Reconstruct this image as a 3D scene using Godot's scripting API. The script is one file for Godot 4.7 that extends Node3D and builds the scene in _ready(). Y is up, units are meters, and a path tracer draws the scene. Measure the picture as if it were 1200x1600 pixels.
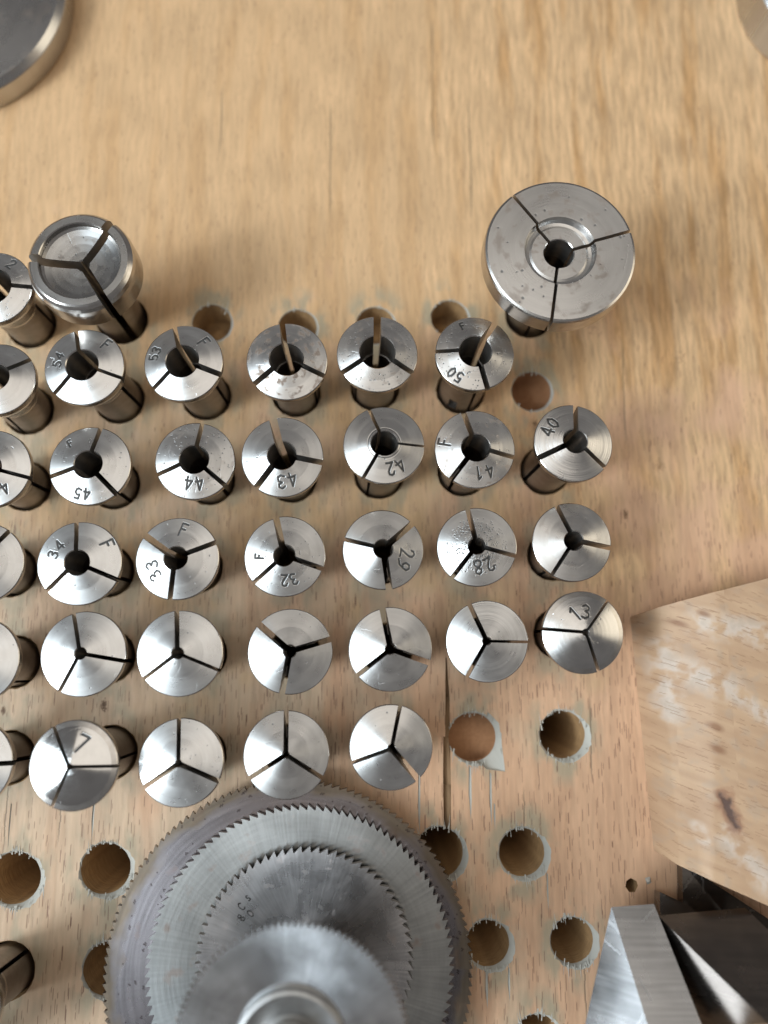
extends Node3D
# A wooden workshop board with slotted steel collets standing in its holes, slitting saw blades, tool bits, a wooden block.
# All sizes below are written in millimetres and scaled by MM.

const MM := 0.001
const BX0 := -90.0   # board picture: x from BX0, z from BZ0, in mm
const BZ0 := -145.0
const BW := 180.0
const BH := 220.0
const TW := 1620
const TH := 1980

var rng := RandomNumberGenerator.new()
var names := {}
var hole_list := []      # Vector3(x, z, r)
var board: CSGCombiner3D
var fibre_st: SurfaceTool
var M := {}

func _ready() -> void:
	rng.seed = 11
	# ---- camera
	var cam := Camera3D.new()
	cam.name = "camera"
	add_child(cam)
	var r := Vector3(0.99958755, 0.02871821, 0.0)
	var w := Vector3(0.00495045, -0.17230923, 0.98503047)
	var f := Vector3(0.02828831, -0.98462419, -0.17238033)
	cam.transform = Transform3D(Basis(r, -w, -f), Vector3(0, 141, 0) * MM)
	var at := CameraAttributesPhysical.new()
	at.frustum_focal_length = 18.0
	at.frustum_near = 0.01
	at.frustum_far = 30.0
	at.frustum_focus_distance = 0.1285
	at.exposure_aperture = 5.0
	cam.attributes = at
	cam.current = true
	# ---- surroundings and lamps
	var we := WorldEnvironment.new()
	we.name = "surroundings"
	var e := Environment.new()
	e.background_mode = Environment.BG_COLOR
	e.background_color = Color(0.145, 0.14, 0.14).linear_to_srgb()
	e.tonemap_mode = Environment.TONE_MAPPER_LINEAR
	e.tonemap_exposure = 1.13
	e.sdfgi_enabled = true
	e.ssao_enabled = true
	e.ssil_enabled = true
	we.environment = e
	add_child(we)
	window("window", Vector3(-0.86, 1.0, 0.16), Vector2(0.95, 1.1), Color(0.90, 0.96, 1.0), 2.7)
	window("window", Vector3(-0.97, 0.82, 0.36), Vector2(0.30, 0.46), Color(0.94, 0.975, 1.0), 17.0)
	window("window", Vector3(1.25, 0.75, -0.25), Vector2(0.75, 0.8), Color(1.0, 0.95, 0.86), 1.15)
	window("added_ceiling_glow", Vector3(0.0, 1.65, -0.28), Vector2(1.2, 1.25), Color(1.0, 0.97, 0.93), 0.8)  # no real lamp: added glowing panel standing in for the bright ceiling overhead
	materials()
	make_board()
	objects()

# a soft light: the glowing pane and, just in front of it, an area light of its size; radiance is what a shiny thing sees in it
func window(called: String, at: Vector3, size: Vector2, tint: Color, radiance: float) -> void:
	var t := Node3D.new()
	t.name = numbered(called)
	add_child(t)
	t.look_at_from_position(at, Vector3.ZERO, Vector3.UP if absf(at.normalized().y) < 0.95 else Vector3.FORWARD)
	t.set_meta("kind", "structure")
	var pm := StandardMaterial3D.new()
	pm.albedo_color = Color(0.1, 0.1, 0.1)
	pm.emission_enabled = true
	pm.emission = tint
	pm.emission_energy_multiplier = radiance * 0.5
	var q := BoxMesh.new()
	q.size = Vector3(size.x, size.y, 0.01)
	q.material = pm
	var pane := MeshInstance3D.new()
	pane.name = "pane"
	pane.mesh = q
	pane.position.z = 0.02
	t.add_child(pane, true)
	var fr := SurfaceTool.new()
	fr.begin(Mesh.PRIMITIVE_TRIANGLES)
	for s in [-1.0, 1.0]:
		box_to(fr, Vector3(s * (size.x / 2 + 0.021), 0, 0.012), Vector3(0.04, size.y + 0.082, 0.05))
		box_to(fr, Vector3(0, s * (size.y / 2 + 0.021), 0.012), Vector3(size.x + 0.002, 0.04, 0.05))
	var fm := StandardMaterial3D.new()
	fm.albedo_color = Color(0.8, 0.78, 0.74)
	fr.generate_normals()
	put("frame", fr.commit(), fm, t)
	var l := AreaLight3D.new()
	l.name = "pane_light"
	l.area_size = size
	l.area_normalize_energy = true
	l.light_color = tint
	# the renderer gives the pane a radiance of pi * energy / area
	l.light_energy = radiance * size.x * size.y / PI
	l.shadow_enabled = true
	l.set("area_range", 6.0)
	l.set("area_attenuation", 2.0)
	t.add_child(l)

func box_to(st: SurfaceTool, c: Vector3, s: Vector3) -> void:
	var b := BoxMesh.new()
	b.size = s
	st.append_from(b, 0, Transform3D(Basis(), c))

func numbered(n: String) -> String:
	var k: int = names.get(n, 0)
	names[n] = k + 1
	return n if k == 0 else "%s_%03d" % [n, k]

func put(called: String, mesh: Mesh, m: Material, parent: Node = null) -> MeshInstance3D:
	var o := MeshInstance3D.new()
	o.name = called
	o.mesh = mesh
	if m:
		o.material_override = m
	if parent:
		parent.add_child(o, true)
	else:
		o.name = numbered(called)
		add_child(o, true)
	return o

func thing(called: String, at: Vector3, label: String, category: String, group := "") -> Node3D:
	var o := Node3D.new()
	o.name = numbered(called)
	o.position = at * MM
	add_child(o, true)
	o.set_meta("label", label)
	o.set_meta("category", category)
	if group:
		o.set_meta("group", group)
	return o

func steel(c: Color, rough: float) -> StandardMaterial3D:
	var m := StandardMaterial3D.new()
	m.albedo_color = c.linear_to_srgb()
	m.metallic = 1.0
	m.roughness = rough
	return m

func noise(seed_: int, freq: float, oct := 3) -> FastNoiseLite:
	var n := FastNoiseLite.new()
	n.seed = seed_
	n.frequency = freq
	n.noise_type = FastNoiseLite.TYPE_SIMPLEX_SMOOTH
	n.fractal_octaves = oct
	return n

# w x h bytes of noise, drawn out along y (or x) by the given factors
func field(seed_: int, w: int, h: int, freq: float, sx: float, sy: float, oct := 3) -> PackedByteArray:
	var im := noise(seed_, freq, oct).get_image(maxi(4, int(w / sx)), maxi(4, int(h / sy)), false, false, true)
	im.convert(Image.FORMAT_L8)
	im.resize(w, h, Image.INTERPOLATE_CUBIC)
	return im.get_data()

func tex(im: Image) -> ImageTexture:
	return ImageTexture.create_from_image(im)

func materials() -> void:
	M.bore = steel(Color(0.56, 0.54, 0.52), 0.4)
	M.shank = steel(Color(0.33, 0.305, 0.29), 0.36)
	M.rim = steel(Color(0.62, 0.60, 0.58), 0.24)
	M.dark_steel = steel(Color(0.16, 0.15, 0.15), 0.35)
	M.dark_tool = steel(Color(0.20, 0.185, 0.175), 0.25)
	M.tool = steel(Color(0.50, 0.51, 0.53), 0.24)
	M.hub = steel(Color(0.42, 0.42, 0.42), 0.38)
	# ground steel: fine lines across, a few deeper scratches
	var gl := Image.create(256, 256, false, Image.FORMAT_RGB8)
	var gh := Image.create(256, 256, false, Image.FORMAT_RGB8)
	var mott := field(61, 256, 256, 0.03, 1.0, 1.0, 4)
	var line := field(62, 256, 256, 0.30, 24.0, 1.0, 2)
	for y in 256:
		for x in 256:
			var l := line[y * 256 + x] / 255.0 - 0.5
			var c := mott[y * 256 + x] / 255.0 - 0.5
			var v := clampf(0.92 + l * 0.14 + c * 0.12, 0, 1)
			gl.set_pixel(x, y, Color(v, v * 0.99, v * 0.975))
			gh.set_pixel(x, y, Color(clampf(0.5 + l * 0.8, 0, 1), clampf(0.26 + c * 0.08, 0.1, 1), 0))
	for k in 40:
		var x := rng.randi() % 256
		var y := rng.randi() % 256
		var s := Vector2(rng.randf_range(-1, 1), rng.randf_range(-1, 1))
		for q in rng.randi_range(6, 40):
			var p := Vector2i(posmod(int(x + s.x * q), 256), posmod(int(y + s.y * q), 256))
			gl.set_pixelv(p, gl.get_pixelv(p).lightened(0.2))
			gh.set_pixelv(p, Color(0.2, 0.4, 0))
	for k in ["tool", "dark_tool"]:
		M[k].albedo_texture = tex(gl)
		M[k].roughness = 1.0
		M[k].roughness_texture = tex(gh)
		M[k].roughness_texture_channel = BaseMaterial3D.TEXTURE_CHANNEL_GREEN
		M[k].heightmap_enabled = true
		M[k].heightmap_texture = M[k].roughness_texture
		M[k].heightmap_scale = 0.0006
	var n := noise(5, 0.05, 4)
	var t := NoiseTexture2D.new()
	t.width = 256
	t.height = 256
	t.seamless = true
	t.noise = n
	var ramp := Gradient.new()
	ramp.set_color(0, Color(0.86, 0.85, 0.83))
	ramp.set_color(1, Color(1, 1, 1))
	t.color_ramp = ramp
	for k in ["shank", "bore", "hub", "rim", "dark_steel"]:
		M[k].albedo_texture = t
		M[k].uv1_triplanar = true
		M[k].uv1_scale = Vector3.ONE * 40.0
	var c := StandardMaterial3D.new()
	c.albedo_color = Color(0.45, 0.435, 0.385).linear_to_srgb()
	c.roughness = 0.95
	M.fibre = c
	# drilled wood: torn fibres running round the wall
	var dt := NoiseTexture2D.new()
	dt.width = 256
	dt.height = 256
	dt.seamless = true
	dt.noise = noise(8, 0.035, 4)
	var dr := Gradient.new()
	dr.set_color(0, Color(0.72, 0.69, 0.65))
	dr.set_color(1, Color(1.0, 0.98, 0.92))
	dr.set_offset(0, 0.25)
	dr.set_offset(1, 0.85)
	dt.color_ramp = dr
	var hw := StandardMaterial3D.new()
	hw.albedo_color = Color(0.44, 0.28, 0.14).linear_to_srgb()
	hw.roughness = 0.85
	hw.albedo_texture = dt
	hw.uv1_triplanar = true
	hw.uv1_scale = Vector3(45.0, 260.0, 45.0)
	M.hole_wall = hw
	var hn := hw.duplicate()
	hn.albedo_color = Color(0.30, 0.17, 0.065).linear_to_srgb()
	hn.roughness = 0.5
	M.handle = hn
	var sp := StandardMaterial3D.new()
	sp.albedo_color = Color(0.27, 0.165, 0.085).linear_to_srgb()
	sp.roughness = 0.9
	M.split = sp
	var hf := StandardMaterial3D.new()
	hf.albedo_color = Color(0.36, 0.18, 0.085).linear_to_srgb()
	hf.roughness = 0.9
	hf.albedo_texture = t
	hf.uv1_triplanar = true
	hf.uv1_scale = Vector3.ONE * 90.0
	M.hole_floor = hf

# ------------------------------------------------------------------ small mesh tools
# one triangle, turned so that its front is on the side of its normals
func tri(st: SurfaceTool, p: Array, n: Array, uv: Array) -> void:
	var g: Vector3 = (p[1] - p[0]).cross(p[2] - p[0])
	var order := [0, 1, 2] if g.dot(n[0] + n[1] + n[2]) < 0.0 else [0, 2, 1]
	for i in order:
		st.set_normal(n[i])
		st.set_uv(uv[i])
		st.add_vertex(p[i])

func quad(st: SurfaceTool, p: Array, n: Array, uv: Array) -> void:
	tri(st, [p[0], p[1], p[2]], [n[0], n[1], n[2]], [uv[0], uv[1], uv[2]])
	tri(st, [p[0], p[2], p[3]], [n[0], n[2], n[3]], [uv[0], uv[2], uv[3]])

func begin() -> SurfaceTool:
	var st := SurfaceTool.new()
	st.begin(Mesh.PRIMITIVE_TRIANGLES)
	return st

# a sector of a turned body: the closed profile (r, y) swept from t0 to t1, its two sides cut parallel to the slots' middle planes.
# edges with index in face go to the first surface (with polar uv), the rest to the second
func sector(st_face: SurfaceTool, st_body: SurfaceTool, st_cut: SurfaceTool, poly: PackedVector2Array, face: Array, t0: float, t1: float, w0: float, w1: float, n: int, rv: float) -> void:
	var m := poly.size()
	for i in m:
		var a := poly[i]
		var b := poly[(i + 1) % m]
		var d := (b - a).normalized()
		var nn := Vector2(-d.y, d.x)
		var st := st_face if i in face else (st_cut if i == 0 else st_body)
		for k in n:
			var P := []
			var N := []
			var U := []
			for q in [[a, k], [a, k + 1], [b, k + 1], [b, k]]:
				var v: Vector2 = q[0]
				var lo := t0 + asin(clampf(w0 / 2.0 / v.x, 0.0, 0.9))
				var hi := t1 - asin(clampf(w1 / 2.0 / v.x, 0.0, 0.9))
				if hi < lo:
					lo = (lo + hi) / 2.0
					hi = lo
				var th := lerpf(lo, hi, float(q[1]) / n)
				P.append(Vector3(v.x * cos(th), v.y, v.x * sin(th)) * MM)
				N.append(Vector3(nn.x * cos(th), nn.y, nn.x * sin(th)))
				U.append(Vector2(th / TAU, v.x / rv))
			quad(st, P, N, U)
	var ids := Geometry2D.triangulate_polygon(poly)
	for side in 2:
		var t := t0 if side == 0 else t1
		var w := w0 if side == 0 else w1
		var nrm := Vector3(sin(t), 0, -cos(t)) if side == 0 else Vector3(-sin(t), 0, cos(t))
		for k in range(0, ids.size(), 3):
			var P := []
			for j in 3:
				var v := poly[ids[k + j]]
				var off := asin(clampf(w / 2.0 / v.x, 0.0, 0.9))
				var th := t + off if side == 0 else t - off
				P.append(Vector3(v.x * cos(th), v.y, v.x * sin(th)) * MM)
			tri(st_cut, P, [nrm, nrm, nrm], [Vector2.ZERO, Vector2(0.1, 0), Vector2(0, 0.1)])

# a full turned body from an open profile (r, y) run from the axis on top, outwards and down; uv polar
func lathe(st: SurfaceTool, prof: PackedVector2Array, n: int, rv: float) -> void:
	for i in prof.size() - 1:
		var a := prof[i]
		var b := prof[i + 1]
		var d := (b - a).normalized()
		var nn := Vector2(-d.y, d.x)
		for k in n:
			var P := []
			var N := []
			var U := []
			for q in [[a, k], [a, k + 1], [b, k + 1], [b, k]]:
				var v: Vector2 = q[0]
				var th := TAU * float(q[1]) / n
				P.append(Vector3(v.x * cos(th), v.y, v.x * sin(th)) * MM)
				N.append(Vector3(nn.x * cos(th), nn.y, nn.x * sin(th)))
				U.append(Vector2(float(q[1]) / n, v.x / rv))
			if a.x < 0.0001:
				tri(st, [P[0], P[2], P[3]], [N[0], N[2], N[3]], [U[0], U[2], U[3]])
			elif b.x < 0.0001:
				tri(st, [P[0], P[1], P[2]], [N[0], N[1], N[2]], [U[0], U[1], U[2]])
			else:
				quad(st, P, N, U)

# a closed solid of flat faces, each a list of corners in mm
func solid(st: SurfaceTool, pts: Array, faces: Array) -> void:
	var c := Vector3.ZERO
	for p in pts:
		c += p
	c /= pts.size()
	for f in faces:
		for k in range(1, f.size() - 1):
			var a: Vector3 = pts[f[0]]
			var b: Vector3 = pts[f[k]]
			var d: Vector3 = pts[f[k + 1]]
			var n := (b - a).cross(d - a).normalized()
			if n.dot((a + b + d) / 3.0 - c) < 0.0:
				n = -n
			tri(st, [a * MM, b * MM, d * MM], [n, n, n], [Vector2(a.x, a.z) * 0.02, Vector2(b.x, b.z) * 0.02, Vector2(d.x, d.z) * 0.02])

# ------------------------------------------------------------------ stamped figures
const STROKES := {
	"0": [[.3, 1, .08, .75, .05, .5, .08, .25, .3, 0, .52, .25, .55, .5, .52, .75, .3, 1]],
	"1": [[.12, .8, .34, 1, .34, 0]],
	"2": [[.06, .78, .15, .95, .32, 1, .5, .9, .52, .7, .4, .48, .04, .02, .56, .02]],
	"3": [[.06, .88, .28, 1, .5, .88, .5, .66, .26, .54, .52, .42, .54, .16, .3, 0, .05, .12]],
	"4": [[.42, 0, .42, 1, .02, .3, .58, .3]],
	"5": [[.52, .98, .12, .98, .1, .56, .34, .62, .54, .44, .54, .18, .32, 0, .06, .1]],
	"6": [[.48, .98, .2, .72, .06, .38, .1, .1, .3, 0, .52, .12, .52, .38, .3, .52, .08, .36]],
	"7": [[.04, .98, .56, .98, .22, 0]],
	"8": [[.3, .54, .1, .7, .12, .92, .3, 1, .5, .92, .5, .7, .3, .54, .06, .34, .08, .08, .3, 0, .54, .1, .54, .34, .3, .54]],
	"9": [[.54, .64, .32, .46, .1, .6, .08, .86, .28, 1, .5, .92, .54, .64, .48, .3, .2, 0]],
	"F": [[.1, 0, .1, 1, .56, 1], [.1, .54, .44, .54]],
	"C": [[.52, .85, .3, 1, .1, .8, .05, .5, .1, .2, .3, 0, .52, .15]],
	"S": [[.5, .88, .28, 1, .08, .85, .1, .62, .48, .42, .52, .16, .3, 0, .06, .12]],
}

# the print of one turned face, polar: columns go round, rows go outwards.
# texts: [characters, angle in degrees, radius mm, height mm]; look: pit, rust, rings, ring, pol
func face_material(R: float, texts: Array, look: Dictionary, seed_: int, W := 640, H := 96) -> StandardMaterial3D:
	var rg := RandomNumberGenerator.new()
	rg.seed = seed_
	var cloud := field(seed_, W, H, 0.012, 1.0, 0.5, 4)
	var streak := field(seed_ + 1, W, H, 0.09, 14.0, 1.0, 2)
	var blot := field(seed_ + 2, W, H, 0.02, 1.0, 0.5, 5)
	var pol: float = look.get("pol", 0.0)
	var rust: float = look.get("rust", 0.0)
	var rings: float = look.get("rings", 0.0)
	var col := PackedFloat32Array()
	var hgt := PackedFloat32Array()
	var rou := PackedFloat32Array()
	var red := PackedFloat32Array()
	col.resize(W * H)
	hgt.resize(W * H)
	rou.resize(W * H)
	red.resize(W * H)
	var rowj := PackedFloat32Array()
	for y in H:
		rowj.append(rg.randf() * 2.0 - 1.0)
	for y in H:
		var turn := rowj[y] * (0.007 + rings * 0.08)
		for x in W:
			var i := y * W + x
			var c := cloud[i] / 255.0 - 0.5
			var s := streak[i] / 255.0 - 0.5
			var b := clampf((blot[i] / 255.0 - 0.66 + rust * 0.06) * 4.5, 0.0, 1.0) * minf(1.0, rust * 1.2)
			col[i] = (0.565 - look.get("dull", 0.0)) + c * 0.07 + (s * 0.05 + turn * 0.4) * (1.0 - 0.6 * pol) - b * 0.26  # dull: colour lowered to imitate a dark reflection on the face
			red[i] = b
			hgt[i] = 0.5 + (s * 0.025 + turn) * (1.0 - 0.7 * pol)
			rou[i] = lerpf(0.29, 0.13, pol) + c * 0.05 + b * 0.35
	# pits
	var pit: float = look.get("pit", 0.0)
	for k in int(pit * 330) + 10:
		var x := rg.randi() % W
		var rr := sqrt(rg.randf_range(0.06, 1.0))
		if pit > 1.0:
			rr = rg.randf_range(0.2, 0.75)
		var y := int(rr * H)
		if (blot[mini(y, H - 1) * W + x] < 116 and pit < 1.1) or y >= H:
			continue
		var sx := int(rg.randf_range(0.6, 1.9) / maxf(0.25, rr))
		for dy in range(-1, 2):
			for dx in range(-sx, sx + 1):
				var yy := y + dy
				if yy < 0 or yy >= H or (absi(dx) == sx and absi(dy) == 1 and sx > 0):
					continue
				var i := yy * W + (x + dx + W) % W
				col[i] *= 0.45
				hgt[i] -= 0.25
				rou[i] = 0.6
	# fine scratches
	for k in 9:
		var x := rg.randi() % W
		var y := rg.randi() % H
		var dx := rg.randf_range(-2.0, 2.0)
		var dy := rg.randf_range(-1.0, 1.0)
		for s in rg.randi_range(8, 40):
			var yy := y + int(dy * s)
			if yy < 0 or yy >= H:
				break
			var i := yy * W + ((x + int(dx * s)) % W + W) % W
			hgt[i] -= 0.12
			col[i] += 0.05
	if look.has("ring"):
		for y in H:
			var rr := (y + 0.5) / H * R
			if absf(rr - 2.6) < 0.09:
				for x in W:
					col[y * W + x] *= 0.6
					hgt[y * W + x] -= 0.35
	for t in texts:
		var chars: String = t[0]
		var hh: float = t[3]
		var rt: float = t[2]
		var step := hh * 0.90
		for ci in chars.length():
			var segs := []
			var ch := chars[ci]
			var jit := Vector2(rg.randf_range(-0.06, 0.06), rg.randf_range(-0.08, 0.08)) * hh
			var lean := rg.randf_range(-0.16, 0.16)
			for line in STROKES[ch]:
				for k in range(0, line.size() - 2, 2):
					var a := (Vector2(line[k] - 0.3, line[k + 1] - 0.5) * hh).rotated(lean) + jit
					var b := (Vector2(line[k + 2] - 0.3, line[k + 3] - 0.5) * hh).rotated(lean) + jit
					segs.append([a, b])
			var th := deg_to_rad(t[1]) + (ci - (chars.length() - 1) / 2.0) * step / rt
			var half := hh * 0.85
			for y in range(maxi(0, int((rt - half) / R * H)), mini(H, int((rt + half) / R * H) + 1)):
				var rr := (y + 0.5) / H * R
				var span := half / maxf(rr, 0.5)
				for x in range(int((th - span) / TAU * W), int((th + span) / TAU * W) + 1):
					var p := Vector2(((x + 0.5) / W * TAU - th) * rr, rr - rt)
					var d := 9.0
					for s in segs:
						d = minf(d, p.distance_to(Geometry2D.get_closest_point_to_segment(p, s[0], s[1])))
					if d < 0.36:
						var i := y * W + (x % W + W) % W
						var k := clampf((0.21 - d) / 0.09, 0.0, 1.0)
						col[i] = lerpf(col[i], 0.035 + 0.06 * (cloud[i] / 255.0), k * 0.95)
						rou[i] = lerpf(rou[i], 0.6, k)
						hgt[i] += -0.3 * k + 0.08 * clampf(1.0 - absf(d - 0.27) / 0.09, 0.0, 1.0)
	var im := Image.create(W, H, false, Image.FORMAT_RGB8)
	var ih := Image.create(W, H, false, Image.FORMAT_RGB8)
	for y in H:
		for x in W:
			var i := y * W + x
			var c := clampf(col[i], 0.03, 1.0)
			im.set_pixel(x, y, Color(c, c * (0.982 - red[i] * 0.16), c * (0.955 - red[i] * 0.26)).linear_to_srgb())
			ih.set_pixel(x, y, Color(clampf(hgt[i], 0, 1), clampf(rou[i], 0.05, 1), 0))
	var m := StandardMaterial3D.new()
	m.albedo_texture = tex(im)
	m.metallic = 1.0
	m.roughness = 1.0
	var th := tex(ih)
	m.roughness_texture = th
	m.roughness_texture_channel = BaseMaterial3D.TEXTURE_CHANNEL_GREEN
	m.heightmap_enabled = true
	m.heightmap_texture = th
	m.heightmap_scale = 0.010 if texts.size() else 0.008
	m.anisotropy_enabled = true
	m.anisotropy = -0.45 * (1.0 - 0.6 * pol)
	return m

# ------------------------------------------------------------------ collets
func collet(base: Vector2, head: Vector3, R: float, rb: float, slots: Array, wid: Array, texts: Array, look: Dictionary, label: String) -> void:
	var b := Vector3(base.x, 0, base.y)
	var t := thing("collet", b, label, "collet", "steel collets standing in the board")
	var axis := (head - b).normalized()
	var xa := Vector3.RIGHT - axis * axis.x
	xa = xa.normalized()
	t.basis = Basis(xa, axis, xa.cross(axis))
	var L := (head - b).length()
	var sd := int(absf(base.x * 31 + base.y * 57)) + 3
	var rg := RandomNumberGenerator.new()
	rg.seed = sd
	var rs := 4.2
	var slope := tan(deg_to_rad(15.0))
	rb = maxf(rb, 0.62 * wid.max())
	var yt := L + (R - rb) * slope
	var mid := (R + rb) / 2.0
	var bulge: float = 0.1 if look.has("pol") else 0.0
	var poly := PackedVector2Array([
		Vector2(rb, L - 7.2), Vector2(rb, yt - 0.16), Vector2(rb + 0.14, yt),
		Vector2(mid, L + (R - mid) * slope + bulge),
		Vector2(R - 0.14, L + 0.10), Vector2(R - 0.03, L + 0.02), Vector2(R, L - 0.10), Vector2(R, L - 0.95), Vector2(R - 0.12, L - 1.05),
		Vector2(R - 0.35, L - 2.0), Vector2(rs + 0.15, L - 6.6), Vector2(rs, L - 6.8), Vector2(rs, L - 7.2)])
	if look.has("pol"):
		poly = PackedVector2Array([Vector2(rb, L - 7.2), Vector2(rb, yt - 0.1), Vector2(rb + 0.1, yt)])
		for k in range(1, 8):
			var u := k / 8.0
			var rr := lerpf(rb + 0.1, R - 0.14, u)
			poly.append(Vector2(rr, L + 0.1 + (R - 0.14 - rr) * slope + 0.11 * sin(PI * u)))
		poly.append_array(PackedVector2Array([Vector2(R - 0.14, L + 0.10), Vector2(R - 0.03, L + 0.02), Vector2(R, L - 0.10), Vector2(R, L - 0.95), Vector2(R - 0.12, L - 1.05),
			Vector2(R - 0.35, L - 2.0), Vector2(rs + 0.15, L - 6.6), Vector2(rs, L - 6.8), Vector2(rs, L - 7.2)]))
	var nf := poly.size() - 11
	var face := range(2, 2 + nf - 1) if look.has("pol") else [2, 3]
	var fm := face_material(R, texts, look, sd)
	var shank := begin()
	var ri := minf(maxf(rb, rs - 1.7), rs - 0.7)
	for j in 3:
		var t0: float = deg_to_rad(slots[j])
		var t1: float = deg_to_rad(slots[(j + 1) % 3])
		if t1 < t0:
			t1 += TAU
		var w0: float = wid[j]
		var w1: float = wid[(j + 1) % 3]
		var sf := begin()
		var sb := begin()
		var sc := begin()
		sector(sf, sb, sc, poly, face, t0, t1, w0, w1, 20, R)
		var am := sf.commit()
		am.surface_set_material(0, fm)
		sb.commit(am)
		am.surface_set_material(1, M.rim)
		sc.commit(am)
		am.surface_set_material(2, M.bore)
		var jaw := put("jaw", am, null, t)
		# each jaw has sprung a little
		var tm := (t0 + t1) / 2.0
		jaw.rotation = Vector3(sin(tm), 0, -cos(tm)) * deg_to_rad(rg.randf_range(-0.35, 0.7))
		var ys := L - 7.23
		var strip := PackedVector2Array([Vector2(ri, -10.0), Vector2(ri, ys), Vector2(rs - 0.05, ys), Vector2(rs, ys - 0.05), Vector2(rs, -10.0)])
		var ka := deg_to_rad(118.0)
		while ka < t0:
			ka += TAU
		if look.has("key") and ka < t1 - 0.25 and ka > t0 + 0.25:
			# the keyway milled low in this part of the shank
			var cut := PackedVector2Array([Vector2(ri, -10.0), Vector2(ri, ys), Vector2(rs - 0.05, ys), Vector2(rs, ys - 0.05), Vector2(rs, 3.9), Vector2(ri + 0.3, 3.9), Vector2(ri + 0.3, 0.6), Vector2(rs, 0.6), Vector2(rs, -10.0)])
			sector(shank, shank, shank, strip, [], t0, ka - 0.2, w0, 0.0, 8, rs)
			sector(shank, shank, shank, cut, [], ka - 0.2, ka + 0.2, 0.0, 0.0, 4, rs)
			sector(shank, shank, shank, strip, [], ka + 0.2, t1, 0.0, w1, 8, rs)
		else:
			sector(shank, shank, shank, strip, [], t0, t1, w0, w1, 12, rs)
	put("shank", shank.commit(), M.shank, t)

# the two step collets: head is a closed profile (r, y) of one jaw, face the indexes of its turned edges
func step_collet(base: Vector2, poly: PackedVector2Array, face: Array, R: float, slots: Array, w: float, look: Dictionary, label: String, rs: float, ys: float) -> void:
	var t := thing("step_collet", Vector3(base.x, 0, base.y), label, "step collet")
	var fm := face_material(R, [], look, int(R * 100))
	fm.anisotropy = look.get("aniso", -0.4)
	var shank := begin()
	for j in 3:
		var t0: float = deg_to_rad(slots[j])
		var t1: float = deg_to_rad(slots[(j + 1) % 3])
		if t1 < t0:
			t1 += TAU
		var sf := begin()
		var sb := begin()
		var sc := begin()
		sector(sf, sb, sc, poly, face, t0, t1, w, w, 32, R)
		var am := sf.commit()
		am.surface_set_material(0, fm)
		sb.commit(am)
		am.surface_set_material(1, M.rim)
		sc.commit(am)
		am.surface_set_material(2, M.bore)
		put("jaw", am, null, t)
		var strip := PackedVector2Array([Vector2(rs - 1.6, -10.0), Vector2(rs - 1.6, ys), Vector2(rs - 0.05, ys), Vector2(rs, ys - 0.05), Vector2(rs, -10.0)])
		sector(shank, shank, shank, strip, [], t0, t1, w, w, 12, rs)
	put("shank", shank.commit(), M.shank, t)

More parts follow.
